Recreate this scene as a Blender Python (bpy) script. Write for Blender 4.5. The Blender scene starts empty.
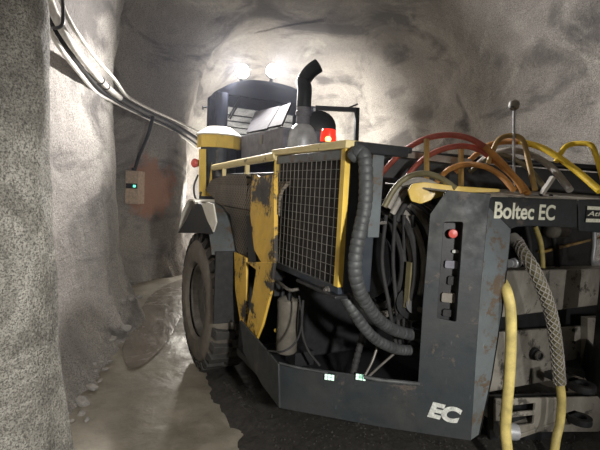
import bpy, bmesh, math, random
from mathutils import Vector, Matrix, noise
from mathutils.bvhtree import BVHTree
random.seed(7)
V = Vector
C = bpy.context.scene.collection
R = math.radians

# ------------------------------------------------------------------ camera
F = 436.0
CAM = V((0, 0, 1.75))
YAW, PITCH, ROLL = R(28), R(-4.6), R(3.0)
fw = V((math.sin(YAW)*math.cos(PITCH), math.cos(YAW)*math.cos(PITCH), math.sin(PITCH)))
rt0 = V((math.cos(YAW), -math.sin(YAW), 0))
up0 = rt0.cross(fw)
rt = rt0*math.cos(ROLL) + up0*math.sin(ROLL)
up = up0*math.cos(ROLL) - rt0*math.sin(ROLL)
cd = bpy.data.cameras.new('camera')
cam = bpy.data.objects.new('camera', cd)
C.objects.link(cam)
cd.sensor_width = 36; cd.lens = 36*F/600; cd.clip_start = .05
cam.matrix_world = Matrix(((rt.x, up.x, -fw.x, CAM.x), (rt.y, up.y, -fw.y, CAM.y), (rt.z, up.z, -fw.z, CAM.z), (0, 0, 0, 1)))
bpy.context.scene.camera = cam

# points of the real planes that the photograph's sight lines meet
def ray(px, py): return (fw + rt*((px-300)/F) - up*((py-225)/F))
def AX(px, py, x): d = ray(px, py); return CAM + d*((x-CAM.x)/d.x)
def AY(px, py, y): d = ray(px, py); return CAM + d*((y-CAM.y)/d.y)
def AZ(px, py, z): d = ray(px, py); return CAM + d*((z-CAM.z)/d.z)
def AD(px, py, dep): return CAM + ray(px, py)*dep
def AP(px, py, p0, n):
    d = ray(px, py); return CAM + d*((p0-CAM).dot(n)/d.dot(n))

# ------------------------------------------------------------------ materials
def newmat(name):
    m = bpy.data.materials.new(name); m.use_nodes = True
    nt = m.node_tree; nt.nodes.clear()
    out = nt.nodes.new('ShaderNodeOutputMaterial'); b = nt.nodes.new('ShaderNodeBsdfPrincipled')
    nt.links.new(b.outputs[0], out.inputs[0])
    return m, nt, b
def coords(nt): return nt.nodes.new('ShaderNodeTexCoord').outputs['Object']
def noisen(nt, vec, scale, detail=6, rough=.6, dist=0):
    n = nt.nodes.new('ShaderNodeTexNoise'); n.inputs['Scale'].default_value = scale
    n.inputs['Detail'].default_value = detail; n.inputs['Roughness'].default_value = rough; n.inputs['Distortion'].default_value = dist
    nt.links.new(vec, n.inputs['Vector']); return n.outputs['Fac']
def ramp(nt, fac, stops):
    r = nt.nodes.new('ShaderNodeValToRGB')
    e = r.color_ramp.elements
    while len(e) < len(stops): e.new(.5)
    for k, (p, c) in zip(e, stops):
        k.position = p; k.color = (*c, 1) if isinstance(c, tuple) else (c, c, c, 1)
    nt.links.new(fac, r.inputs[0]); return r.outputs[0]
def mix(nt, fac, a, b, mode='MIX'):
    m = nt.nodes.new('ShaderNodeMix'); m.data_type = 'RGBA'; m.blend_type = mode
    for k, v in ((0, fac), (6, a), (7, b)):
        if hasattr(v, 'is_linked'): nt.links.new(v, m.inputs[k])
        elif k == 0: m.inputs[0].default_value = v
        else: m.inputs[k].default_value = (*v, 1)
    return m.outputs[2]
def mapping(nt, vec, scale):
    m = nt.nodes.new('ShaderNodeMapping'); m.inputs['Scale'].default_value = scale
    nt.links.new(vec, m.inputs['Vector']); return m.outputs[0]
def bump(nt, b, h, strength, dist):
    n = nt.nodes.new('ShaderNodeBump'); n.inputs['Strength'].default_value = strength; n.inputs['Distance'].default_value = dist
    nt.links.new(h, n.inputs['Height']); nt.links.new(n.outputs[0], b.inputs['Normal'])
def paint(name, base, chip, amount=.5, scale=7, rough=.5, dirt=(.06, .055, .045), dirt_amt=.5, metal=0.0):
    m, nt, b = newmat(name); co = coords(nt)
    d = ramp(nt, noisen(nt, co, 3.0, 8, .7, .6), [(.40, 0.0), (.75, dirt_amt)])
    col = mix(nt, d, base, dirt)
    c = ramp(nt, noisen(nt, co, scale, 9, .72, .3), [(1-amount-.02, 0.0), (1-amount+.02, 1.0)])
    col = mix(nt, c, col, chip)
    s = ramp(nt, noisen(nt, mapping(nt, co, (30, 30, 5)), 1.6, 4, .6), [(.70, 0.0), (.74, .5)])
    col = mix(nt, s, col, tuple(min(1, x*1.9+.05) for x in base))
    nt.links.new(col, b.inputs['Base Color'])
    r = ramp(nt, noisen(nt, co, 11, 5), [(.3, rough-.1), (.7, min(1, rough+.2))]); nt.links.new(r, b.inputs['Roughness'])
    b.inputs['Metallic'].default_value = metal
    bump(nt, b, noisen(nt, co, 38, 6), .18, .004)
    return m
def plain(name, col, rough=.6, metal=0.0, var=.35, scale=20):
    m, nt, b = newmat(name); co = coords(nt)
    lo = tuple(x*(1-var) for x in col); hi = tuple(min(1, x*(1+var)) for x in col)
    nt.links.new(mix(nt, ramp(nt, noisen(nt, co, scale, 6, .65), [(.3, 0.0), (.7, 1.0)]), lo, hi), b.inputs['Base Color'])
    b.inputs['Roughness'].default_value = rough; b.inputs['Metallic'].default_value = metal
    bump(nt, b, noisen(nt, co, scale*4, 5), .15, .003)
    return m
def emis(name, col, strength, base=(.8, .8, .8)):
    m, nt, b = newmat(name)
    b.inputs['Base Color'].default_value = (*base, 1)
    b.inputs['Emission Color'].default_value = (*col, 1); b.inputs['Emission Strength'].default_value = strength
    return m

M = {}
M['slate'] = paint('slate paint', (.019, .025, .029), (.075, .06, .05), .385, 5, .5)
M['slate_pale'] = paint('pale slate paint', (.12, .14, .15), (.10, .075, .055), .46, 7, .42, dirt_amt=.7)
M['navy'] = paint('dark navy paint', (.022, .030, .042), (.075, .06, .045), .36, 6, .5)
M['cabpaint'] = paint('cab paint', (.040, .048, .075), (.05, .05, .06), .30, 6, .45)
M['yellow'] = paint('worn yellow paint', (.74, .47, .075), (.035, .032, .03), .455, 3.0, .45, dirt=(.25, .15, .04), dirt_amt=.6)
M['yellow_clean'] = paint('yellow paint', (.72, .50, .085), (.12, .09, .05), .36, 7, .45, dirt=(.30, .2, .06))
M['cream'] = paint('faded cream yellow paint', (.72, .60, .30), (.16, .12, .08), .37, 8, .5, dirt=(.42, .33, .18))
M['pale'] = paint('pale dusty and lit paint', (.72, .70, .62), (.35, .33, .3), .36, 8, .6, dirt=(.5, .47, .4))
M['black'] = plain('black paint', (.018, .019, .021), .45)
M['core'] = plain('dusty black radiator core', (.016, .014, .012), .8, 0, .5, 40)
M['dark'] = plain('oily dark steel', (.022, .023, .025), .5, .2)
M['rubber'] = plain('tyre rubber', (.045, .043, .040), .8, 0, .4, 9)
M['rubberwall'] = plain('dusty tyre sidewall', (.13, .115, .095), .85, 0, .35, 6)
M['hose_black'] = plain('black hose', (.024, .024, .025), .75)
M['hose_grey'] = plain('grey hose wrap', (.052, .056, .057), .55, 0, .5, 14)
M['hose_palegrey'] = plain('pale grey cable', (.32, .30, .27), .6, 0, .3, 8)
M['hose_yellow'] = plain('yellow hose', (.60, .49, .17), .5, 0, .35, 9)
M['hose_bright'] = plain('bright yellow hose', (.80, .55, .03), .45, 0, .2, 9)
M['hose_red'] = plain('red hose', (.33, .075, .05), .5, 0, .35, 9)
M['hose_orange'] = plain('orange brown hose', (.42, .19, .045), .5, 0, .35, 9)
M['hose_olive'] = plain('olive hose', (.16, .14, .075), .5, 0, .35, 9)
M['rail_brown'] = plain('dusty brown yellow tube', (.36, .23, .07), .5, 0, .35, 9)
M['steel'] = plain('bare dusty steel', (.17, .16, .145), .45, .5, .35, 14)
M['greyplate'] = paint('scuffed grey steel', (.33, .31, .27), (.08, .075, .065), .42, 5, .5, dirt=(.10, .085, .065), dirt_amt=.8)
M['canister'] = plain('grey filter can', (.17, .155, .13), .5, .1, .3, 10)
M['galv'] = plain('silver dusty metal', (.42, .43, .45), .45, .4, .3, 10)
M['boxgrey'] = plain('violet grey steel', (.20, .20, .23), .55, .1, .3, 10)
M['letter'] = plain('cream lettering', (.80, .80, .66), .5, 0, .2, 60)
M['letter_dim'] = plain('pale grey lettering', (.48, .49, .46), .5, 0, .4, 50)
M['pipe_white'] = plain('dusty white pipe', (.68, .66, .61), .5, 0, .25, 12)
M['redbtn'] = plain('red plastic', (.62, .09, .07), .4, 0, .1)
M['lidgrey'] = plain('violet grey lid sheet', (.060, .057, .068), .9, 0, .3, 10)
M['tan'] = plain('tan enamel', (.58, .44, .33), .55, 0, .3, 20)
M['bulb'] = emis('lamp light', (1, .93, .80), 60)
M['led'] = emis('green white marker light', (.45, 1, .70), .8)
M['green'] = emis('green indicator light', (.1, 1, .6), 2.0)

m, nt, b = newmat('red beacon plastic'); M['beacon'] = m
b.inputs['Base Color'].default_value = (.8, .03, .02, 1); b.inputs['Roughness'].default_value = .25
b.inputs['Emission Color'].default_value = (1, .035, .015, 1); b.inputs['Emission Strength'].default_value = .75
M['beacon_bulb'] = emis('beacon lamp', (1, .28, .03), 5)
m, nt, b = newmat('smoky cab glass'); M['glass'] = m
nt.nodes.remove(b); out = [n for n in nt.nodes if n.type == 'OUTPUT_MATERIAL'][0]
tr = nt.nodes.new('ShaderNodeBsdfTransparent'); tr.inputs[0].default_value = (.90, .92, .94, 1)
gl = nt.nodes.new('ShaderNodeBsdfGlossy'); gl.inputs['Roughness'].default_value = .05
mx = nt.nodes.new('ShaderNodeMixShader'); mx.inputs[0].default_value = .07
nt.links.new(tr.outputs[0], mx.inputs[1]); nt.links.new(gl.outputs[0], mx.inputs[2]); nt.links.new(mx.outputs[0], out.inputs[0])

for k in ('lidgrey', 'boxgrey', 'pale', 'cabpaint'): M[k].node_tree.nodes['Principled BSDF'].inputs['Specular IOR Level'].default_value = .12
# perforated sheet of the engine side cover
m, nt, b = newmat('perforated brown sheet'); M['perf'] = m
co = coords(nt)
vor = nt.nodes.new('ShaderNodeTexVoronoi'); vor.inputs['Scale'].default_value = 36; vor.inputs['Randomness'].default_value = .0
mp = nt.nodes.new('ShaderNodeMapping'); mp.inputs['Rotation'].default_value = (R(45), 0, 0); mp.inputs['Scale'].default_value = (0, 1, 1)
nt.links.new(co, mp.inputs[0]); nt.links.new(mp.outputs[0], vor.inputs['Vector'])
holes = ramp(nt, vor.outputs['Distance'], [(.30, 0.0), (.42, 1.0)])
base = mix(nt, ramp(nt, noisen(nt, co, 4, 8), [(.35, 0.0), (.7, 1.0)]), (.10, .085, .07), (.22, .18, .13))
nt.links.new(mix(nt, holes, (.012, .012, .012), base), b.inputs['Base Color']); b.inputs['Roughness'].default_value = .6
bump(nt, b, holes, .5, .004)

# sprayed concrete
m, nt, b = newmat('sprayed concrete rock'); M['rock'] = m
co = coords(nt)
w = noisen(nt, co, .55, 5, .55, .4)
col = ramp(nt, w, [(.30, (.24, .225, .21)), (.52, (.43, .40, .37)), (.72, (.61, .575, .53))])
st = noisen(nt, mapping(nt, co, (1.0, 1.0, 2.2)), .5, 7, .55, 1.8)
col = mix(nt, ramp(nt, st, [(.37, .95), (.50, 0.0)]), col, (.14, .13, .125))
st2 = noisen(nt, mapping(nt, co, (1.2, 1.2, .7)), .6, 6, .55, 2.4)
col = mix(nt, ramp(nt, st2, [(.55, 0.0), (.70, .55)]), col, (.66, .64, .58))
grain = noisen(nt, co, 85, 3, .7)
col = mix(nt, ramp(nt, grain, [(.38, .7), (.55, 0.0)]), col, (.10, .095, .085))
pk = nt.nodes.new('ShaderNodeVectorMath'); pk.operation = 'DISTANCE'; nt.links.new(co, pk.inputs[0]); pk.inputs[1].default_value = (1.3, 8.3, 1.65)
pkm = nt.nodes.new('ShaderNodeMath'); pkm.operation = 'MULTIPLY_ADD'; nt.links.new(noisen(nt, co, 2.2, 6), pkm.inputs[0]); pkm.inputs[1].default_value = .9; nt.links.new(pk.outputs['Value'], pkm.inputs[2])
col = mix(nt, ramp(nt, pkm.outputs[0], [(.85, .9), (1.5, 0.0)]), col, (.46, .235, .155))
nt.links.new(col, b.inputs['Base Color'])
b.inputs['Roughness'].default_value = .8
h1 = noisen(nt, co, 9, 8, .65, .3); h2 = noisen(nt, co, 60, 4, .7)
h3 = noisen(nt, mapping(nt, co, (1, 1, 1.8)), .9, 6, .5, 1.6)
a1 = nt.nodes.new('ShaderNodeMath'); a1.operation = 'MULTIPLY_ADD'; nt.links.new(h2, a1.inputs[0]); a1.inputs[1].default_value = .35; nt.links.new(h1, a1.inputs[2])
a2 = nt.nodes.new('ShaderNodeMath'); a2.operation = 'MULTIPLY_ADD'; nt.links.new(h3, a2.inputs[0]); a2.inputs[1].default_value = 1.2; nt.links.new(a1.outputs[0], a2.inputs[2])
bump(nt, b, a2.outputs[0], .8, .055)

m, nt, b = newmat('coarse sprayed concrete'); M['rock_coarse'] = m
co = coords(nt)
col = ramp(nt, noisen(nt, co, 2.4, 9, .72, .8), [(.36, (.15, .142, .125)), (.5, (.35, .335, .295)), (.64, (.60, .58, .52))])
col = mix(nt, ramp(nt, noisen(nt, co, 130, 3, .7), [(.40, .8), (.54, 0.0)]), col, (.06, .056, .05))
col = mix(nt, ramp(nt, noisen(nt, co, 85, 3, .7), [(.58, 0.0), (.70, .7)]), col, (.52, .50, .45))
nt.links.new(col, b.inputs['Base Color']); b.inputs['Roughness'].default_value = .8
h2 = noisen(nt, co, 70, 4, .7); h1 = noisen(nt, co, 10, 6, .65)
a1 = nt.nodes.new('ShaderNodeMath'); a1.operation = 'MULTIPLY_ADD'; nt.links.new(h2, a1.inputs[0]); a1.inputs[1].default_value = .6; nt.links.new(h1, a1.inputs[2])
bump(nt, b, a1.outputs[0], 1.0, .035)

# muddy floor
m, nt, b = newmat('wet mud'); M['mud'] = m
co = coords(nt)
n1 = noisen(nt, co, 1.3, 8, .6, .5); n2 = noisen(nt, co, 6, 8, .65)
col = ramp(nt, n1, [(.3, (.155, .137, .104)), (.5, (.25, .225, .178)), (.7, (.36, .33, .268))])
col = mix(nt, ramp(nt, n2, [(.45, 0.0), (.72, .5)]), col, (.11, .095, .08))
nt.links.new(col, b.inputs['Base Color'])
nt.links.new(ramp(nt, noisen(nt, co, 1.6, 6, .6, .6), [(.35, .30), (.62, .62)]), b.inputs['Roughness'])
hh = nt.nodes.new('ShaderNodeMath'); hh.operation = 'MULTIPLY_ADD'; nt.links.new(n2, hh.inputs[0]); hh.inputs[1].default_value = .5; nt.links.new(n1, hh.inputs[2])
bump(nt, b, hh.outputs[0], .6, .035)
m, nt, b = newmat('muddy water'); M['water'] = m
co = coords(nt)
nt.links.new(ramp(nt, noisen(nt, co, 2.5, 6), [(.35, (.17, .15, .125)), (.7, (.28, .255, .22))]), b.inputs['Base Color'])
nt.links.new(ramp(nt, noisen(nt, co, 3.2, 8, .65, .8), [(.35, .18), (.65, .30)]), b.inputs['Roughness'])
bump(nt, b, noisen(nt, mapping(nt, co, (2.2, .8, 1)), 2.0, 5, .55, .4), .42, .04)
M['gravel'] = plain('gravel darkened for shade', (.035, .032, .028), .75, 0, .5, 30)
M['stone'] = plain('grey stone', (.27, .255, .235), .75, 0, .4, 9)

# ------------------------------------------------------------------ mesh builder
class MB:
    def __init__(s): s.v = []; s.f = []
    def add(s, vs, fs):
        k = len(s.v); s.v += [V(p) for p in vs]; s.f += [tuple(i+k for i in f) for f in fs]; return s
    def prism(s, poly, off):
        """closed prism of a planar polygon swept by the vector off"""
        n = len(poly); off = V(off)
        s.add(list(poly)+[V(p)+off for p in poly],
              [tuple(range(n))[::-1], tuple(range(n, 2*n))]+[(i, (i+1) % n, (i+1) % n+n, i+n) for i in range(n)])
        return s
    def box(s, lo, hi):
        (a, b_, c), (d, e, f) = lo, hi
        return s.prism([V((a, b_, c)), V((d, b_, c)), V((d, e, c)), V((a, e, c))], (0, 0, f-c))
    def bar(s, p, q, w, h=None, upv=(0, 0, 1)):
        p, q = V(p), V(q); h = h or w; d = (q-p).normalized(); x = d.cross(V(upv))
        if x.length < .01: x = d.cross(V((1, 0, 0)))
        x.normalize(); y = x.cross(d)
        return s.prism([p+x*w/2+y*h/2, p-x*w/2+y*h/2, p-x*w/2-y*h/2, p+x*w/2-y*h/2], q-p)
    def tube(s, pts, r, seg=12, smooth=True, sub=8, cap=True):
        pts = [V(p) for p in pts]
        if smooth and len(pts) > 2: pts = spline(pts, sub)
        n = len(pts); rf = r if callable(r) else (lambda t: r)
        L = [0]
        for i in range(1, n): L.append(L[-1]+(pts[i]-pts[i-1]).length)
        fr = frames(pts); k = len(s.v)
        for i in range(n):
            x, y = fr[i]; rr = rf(L[i])
            for j in range(seg):
                a = 2*math.pi*j/seg; s.v.append(pts[i]+(x*math.cos(a)+y*math.sin(a))*rr)
        for i in range(n-1):
            for j in range(seg):
                s.f.append((k+i*seg+j, k+i*seg+(j+1) % seg, k+(i+1)*seg+(j+1) % seg, k+(i+1)*seg+j))
        if cap:
            s.f.append(tuple(k+j for j in range(seg))[::-1]); s.f.append(tuple(k+(n-1)*seg+j for j in range(seg)))
        return s
    def lathe(s, base, axis, prof, seg=24, phase=0, cap=True):
        """prof: list of (radius, distance along axis)"""
        base = V(base); a = V(axis).normalized(); x = a.orthogonal().normalized(); y = a.cross(x); k = len(s.v); n = len(prof)
        for r, h in prof:
            for j in range(seg):
                t = 2*math.pi*(j+phase)/seg; s.v.append(base+a*h+(x*math.cos(t)+y*math.sin(t))*max(r, 1e-4))
        for i in range(n-1):
            for j in range(seg):
                s.f.append((k+i*seg+j, k+i*seg+(j+1) % seg, k+(i+1)*seg+(j+1) % seg, k+(i+1)*seg+j))
        if cap: s.f.append(tuple(k+j for j in range(seg))[::-1]); s.f.append(tuple(k+(n-1)*seg+j for j in range(seg)))
        return s
    def holed(s, outer, holes, off):
        """plate with cut-outs: planar outer loop and hole loops, thickness vector off"""
        bm = bmesh.new(); es = []
        for lp in [outer]+holes:
            vs = [bm.verts.new(p) for p in lp]
            es += [bm.edges.new((vs[i], vs[(i+1) % len(vs)])) for i in range(len(vs))]
        bmesh.ops.triangle_fill(bm, edges=es, use_beauty=True)
        bm.verts.index_update(); off = V(off)
        pv = [v.co.copy() for v in bm.verts]; pf = [tuple(v.index for v in f.verts) for f in bm.faces]
        n = len(pv); sides = []
        k = 0
        for lp in [outer]+holes:
            m_ = len(lp); sides += [(k+i, k+(i+1) % m_, k+(i+1) % m_+n, k+i+n) for i in range(m_)]; k += m_
        bm.free()
        s.add(pv+[p+off for p in pv], pf+[tuple(i+n for i in f[::-1]) for f in pf]+sides)
        return s
def spline(p, sub):
    out = []
    for i in range(len(p)-1):
        a = p[i-1] if i else p[0]*2-p[1]; b_ = p[i]; c = p[i+1]; d = p[i+2] if i+2 < len(p) else p[-1]*2-p[-2]
        for k in range(sub):
            t = k/sub
            out.append(.5*((2*b_)+(c-a)*t+(2*a-5*b_+4*c-d)*t*t+(3*b_-a-3*c+d)*t**3))
    return out+[p[-1].copy()]
def frames(pts):
    n = len(pts); T = [((pts[min(i+1, n-1)]-pts[max(i-1, 0)]) or V((0, 0, 1))).normalized() for i in range(n)]
    x = T[0].orthogonal().normalized(); fr = []
    for i in range(n):
        x = (x-T[i]*x.dot(T[i])).normalized(); fr.append((x, T[i].cross(x)))
    return fr
def rounded(poly, r, seg=4):
    """round the corners of a planar polygon"""
    out = []; n = len(poly)
    for i in range(n):
        a, b_, c = V(poly[i-1]), V(poly[i]), V(poly[(i+1) % n])
        rr = min(r, (a-b_).length*.45, (c-b_).length*.45)
        p, q = b_+(a-b_).normalized()*rr, b_+(c-b_).normalized()*rr
        for k in range(seg+1):
            t = k/seg; out.append(p*(1-t)**2+b_*2*t*(1-t)+q*t*t)
    return out
def part(name, mb, mat, parent=None, bevel=0, smooth=False, label=None):
    org = parent_origin(parent) if parent else V((0, 0, 0))
    loc = V((0, 0, 0))
    me = bpy.data.meshes.new(name)
    me.from_pydata([p-org for p in mb.v], [], mb.f)
    bm = bmesh.new(); bm.from_mesh(me); bmesh.ops.recalc_face_normals(bm, faces=bm.faces); bm.to_mesh(me); bm.free()
    me.materials.append(M[mat] if isinstance(mat, str) else mat)
    o = bpy.data.objects.new(name, me); C.objects.link(o)
    if parent: o.parent = parent; o['org'] = tuple(org)
    if bevel:
        bv = o.modifiers.new('bevel', 'BEVEL'); bv.width = bevel; bv.segments = 2; bv.limit_method = 'ANGLE'; bv.angle_limit = R(35)
    if smooth or bevel:
        me.shade_smooth()
        try: me.set_sharp_from_angle(angle=R(38))
        except Exception: pass
    if label: o['label'] = label
    return o
def parent_origin(o):
    p = V((0, 0, 0))
    while o: p += o.location; o = o.parent
    return p
def tag(o, label, cat, group=None):
    o['label'] = label; o['category'] = cat
    if group: o['group'] = group
    return o
def solo(name, mb, mat, label, cat, group=None, smooth=True, origin=None):
    """a thing that is one mesh, its origin moved to its own place"""
    o = part(name, mb, mat, smooth=smooth)
    if origin is not None:
        o.data.transform(Matrix.Translation(-V(origin))); o.location = origin
    return tag(o, label, cat, group)
def thing(name, loc, label, cat, group=None):
    o = bpy.data.objects.new(name, None); C.objects.link(o); o.location = loc; o.empty_display_size = .2
    return tag(o, label, cat, group)

# ------------------------------------------------------------------ the tunnel
#        x      y     n (squareness of the arch)   lean  talus
PLAN = [(-1.5, -2.6, 4, .00, .1), (-1.15, -1.0, 5, .03, .1), (-.95, .6, 6, .04, .1), (-.80, 1.42, 7, .05, .06), (-.50, 1.80, 8, .06, .05), (-.12, 1.98, 8, .07, .05), (.03, 2.09, 8, .07, .05),
        (.04, 2.22, 8, .07, .06), (-.12, 2.45, 7, .07, .1), (-.46, 2.85, 6, .07, .2), (-.40, 3.3, 6, .08, .3), (-.24, 3.75, 6, .08, .3), (-.02, 4.3, 6, .09, .28), (.25, 4.9, 6, .09, .24), (.52, 5.45, 6, .09, .2), (.68, 5.9, 6, .09, .2),
        (.58, 6.35, 6, .08, .25), (.32, 6.9, 6, .04, .3), (.40, 7.6, 6, .02, .25), (.72, 8.0, 5.5, .02, .25), (1.2, 8.28, 5, .02, .25), (1.72, 8.5, 5, .0, .2), (2.02, 8.8, 4.5, .0, .15), (2.16, 9.3, 4.5, .0, .15), (2.35, 9.9, 4, .0, .1),
        (2.75, 10.4, 3.4, 0, .1), (3.4, 10.9, 3, 0, .1), (4.4, 11.1, 2.8, 0, .1), (5.6, 10.7, 2.6, 0, .1), (6.5, 9.6, 2.6, 0, .1), (6.8, 8.0, 2.6, 0, .1), (6.5, 6.0, 2.6, 0, .1), (6.0, 4.2, 2.6, 0, .1),
        (5.7, 2.4, 2.8, 0, .1), (5.5, .4, 3, 0, .1), (5.3, -1.6, 3, 0, .1), (4.6, -3.6, 3, 0, .1), (2.2, -4.6, 3, 0, .1), (-.4, -4.2, 3, 0, .1)]
HT = 4.9
def plan_samples(sub):
    n = len(PLAN); out = []
    for i in range(n):
        a, b_, c, d = PLAN[i-1], PLAN[i], PLAN[(i+1) % n], PLAN[(i+2) % n]
        for k in range(sub):
            t = k/sub
            out.append(tuple(.5*((2*b_[j])+(c[j]-a[j])*t+(2*a[j]-5*b_[j]+4*c[j]-d[j])*t*t+(3*b_[j]-a[j]-3*c[j]+d[j])*t**3) for j in range(5)))
    return out
SAMP = plan_samples(12)
def spine(x, y):
    a, b_ = V((2.1, -2.5)), V((4.0, 7.0)); d = b_-a
    t = max(0, min(1, (V((x, y))-a).dot(d)/d.length_squared)); return a+d*t
NT = 84
def shell_point(smp, t):
    x, y, n, lean, talus = smp
    th = (t**1.5)*math.pi/2
    u = max(0, math.cos(th))**(2/n) if t < 1 else 0; v = math.sin(th)**(2/n)
    q = spine(x, y); P = V((x, y)); out = (P-q).normalized()
    z = HT*v-.06
    xy = q+(P-q)*u
    wgt = min(1, u*1.3)
    near = .14 if (x < .62 and -1.2 < y < 6.6) else .30 if x < 2.3 else 1.0
    p = V((xy.x, xy.y, z))
    dsp = noise.fractal(p*.55, 1.0, 2.0, 4)*.25*near+noise.fractal(p*V((1.5, 1.5, 1.9)).length/2.4, 1, 2, 4)*.12*near+noise.fractal(p*6, 1, 2, 3)*.018
    xy = xy+out*(lean*min(z, 3.2)*wgt+dsp*wgt)
    if z < .7 and x < 2.3: xy = xy+out*(noise.fractal(p*4.5, 1, 2, 3)*.055*(1-z/.7)+noise.fractal(p*13, 1, 2, 2)*.02*(1-z/.7))
    if z < .75: xy = xy-out*talus*(1-z/.75)**2
    z += -dsp*(1-wgt)*.9 if u < .75 else 0
    return V((xy.x, xy.y, z))
def shell(name, i0, i1, t0, t1, mat='rock'):
    mb = MB(); n = len(SAMP); cols = [SAMP[i % n] for i in range(i0, i1+1)]; rows = list(range(t0, t1+1))
    for c in cols:
        for r in rows: mb.v.append(shell_point(c, r/NT))
    w_ = len(rows)
    for i in range(len(cols)-1):
        for j in range(w_-1): mb.f.append((i*w_+j, (i+1)*w_+j, (i+1)*w_+j+1, i*w_+j+1))
    o = part(name, mb, mat, smooth=True); o['kind'] = 'structure'; o.data.shade_smooth()
    return o, mb
TC = 60
i_near, i_left1, i_far1, i_right1 = 9*12, 25*12, 31*12, 36*12
wn, mbn = shell('wall_near', 0, i_near, 0, TC, 'rock_coarse')
wl, mbl = shell('wall_left', i_near, i_left1, 0, TC)
wf, mbf = shell('wall_far', i_left1, i_far1, 0, TC)
wr, mbr = shell('wall_right', i_far1, i_right1, 0, TC)
wb, mbb = shell('wall_back', i_right1, len(SAMP), 0, TC)
ce, mbc = shell('ceiling', 0, len(SAMP), TC, NT)
BV = [BVHTree.FromPolygons(mb.v, mb.f) for mb in (mbn, mbl, mbf, mbr)]
def rockhit(px, py, stand=0.0):
    d = ray(px, py).normalized(); best = None
    for t in BV:
        h = t.ray_cast(CAM, d)
        if h[0] and (best is None or h[3] < best): best = h[3]
    return CAM+d*((best or 6)-stand)

# floor
mb = MB(); NX, NY = 120, 170
for i in range(NX+1):
    for j in range(NY+1):
        x = -1.9+9.1*i/NX; y = -4.9+16*j/NY; p = V((x, y, 0))
        z = noise.fractal(p*.8, 1, 2, 4)*.03+noise.fractal(p*4, 1, 2, 4)*.012
        if .95 < x < 3.9 and 3.3 < y < 4.8: z *= .25
        elif .2 < x < 1.6 and 3.8 < y < 8.2: z = z*.45-.012*max(0, 1-abs(x-.75)/.8)
        mb.v.append(V((x, y, z-.008)))
for i in range(NX):
    for j in range(NY): mb.f.append((i*(NY+1)+j, (i+1)*(NY+1)+j, (i+1)*(NY+1)+j+1, i*(NY+1)+j+1))
fl = part('floor', mb, 'mud', smooth=True); fl['kind'] = 'structure'
FBV = BVHTree.FromPolygons(mb.v, mb.f)
def floorz(x, y):
    h = FBV.ray_cast(V((x, y, 2)), V((0, 0, -1))); return h[0].z if h[0] else 0

M['water'].node_tree.nodes['Principled BSDF'].inputs['Specular IOR Level'].default_value = .9
# shallow water lying along the left of the rig
def puddle(name, pix, label):
    pts = [AZ(px, py, 0) for px, py in pix]; c = sum(pts, V((0, 0, 0)))/len(pts)
    pts = spline(pts+[pts[0]], 6)[:-1]
    ring = len(pts); mb = MB(); mb.v.append(V((c.x, c.y, -.002))); K = 6
    for k in range(1, K+1):
        for p in pts:
            q = c+(p-c)*k/K; mb.v.append(V((q.x, q.y, -.002)))
    for j in range(ring):
        mb.f.append((0, 1+j, 1+(j+1) % ring))
        for k in range(K-1): mb.f.append((1+k*ring+j, 1+(k+1)*ring+j, 1+(k+1)*ring+(j+1) % ring, 1+k*ring+(j+1) % ring))
    o = part(name, mb, 'water', smooth=True); o['kind'] = 'stuff'; o['label'] = label; o['category'] = 'puddle'
    return o
puddle('muddy_water', [(122, 348), (136, 318), (150, 296), (168, 284), (190, 278), (192, 296), (180, 318), (168, 340), (146, 362), (128, 366)], 'shallow shiny muddy water between the left wall and the rig wheel')

# ------------------------------------------------------------------ the rig
RIG = thing('rock_bolting_rig', (2.5, 3.6, 0), 'big worn yellow and slate grey mine rig parked in the tunnel beside the left wall', 'mining machine')
def P(name, mb, mat, parent=RIG, **k): return part(name, mb, mat, parent, **k)
def child_parts_of(o): return o

SX = 1.14                       # left side of the chassis
c1, c2 = V((1.14, 2.44, 0)), V((1.98, 1.70, 0))
cdir = (c2-c1).normalized(); cn = V((cdir.y, -cdir.x, 0)); cn = cn if cn.dot(CAM-c1) > 0 else -cn
def AC(px, py): return AP(px, py, c1, cn)
RY = 1.70                       # rear face

# -- chassis
poly = [(278, 364), (350, 374), (418, 384), (423, 300), (430, 214), (447, 190), (491, 194), (488, 214), (481, 290), (476, 360), (471, 441), (380, 427), (279, 408)]
slot = rounded([AC(*p) for p in ((444, 222), (463, 222), (456, 322), (437, 318))], .012, 3)
mb = MB().holed([AC(*p) for p in poly], [slot], -cn*.014)
post = P('corner_plate', mb, 'slate', bevel=.003)
mb = MB().prism([AX(*p, SX) for p in ((240, 320), (278, 364), (279, 408), (262, 385), (243, 352))], (.014, 0, 0))
P('side_plate', mb, 'slate', bevel=.003)
mb = MB().prism([AY(*p, RY) for p in ((488, 206), (511, 229), (508, 262), (503, 310), (492, 380), (480, 434), (470, 441), (476, 360), (481, 290))], (0, .014, 0))
P('rear_post', mb, 'slate_pale', bevel=.003)  # paler than the corner plate: light on this face is in its colour
# inward return of the post towards the opening
q = [AY(*p, RY) for p in ((511, 229), (508, 262), (503, 310), (492, 380), (480, 434))]
mb = MB()
for a, b_ in zip(q, q[1:]): mb.prism([a, b_, b_+V((-.012, 0, 0)), a+V((-.012, 0, 0))], (0, .22, 0))
P('post_return', mb, 'slate')
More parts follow.
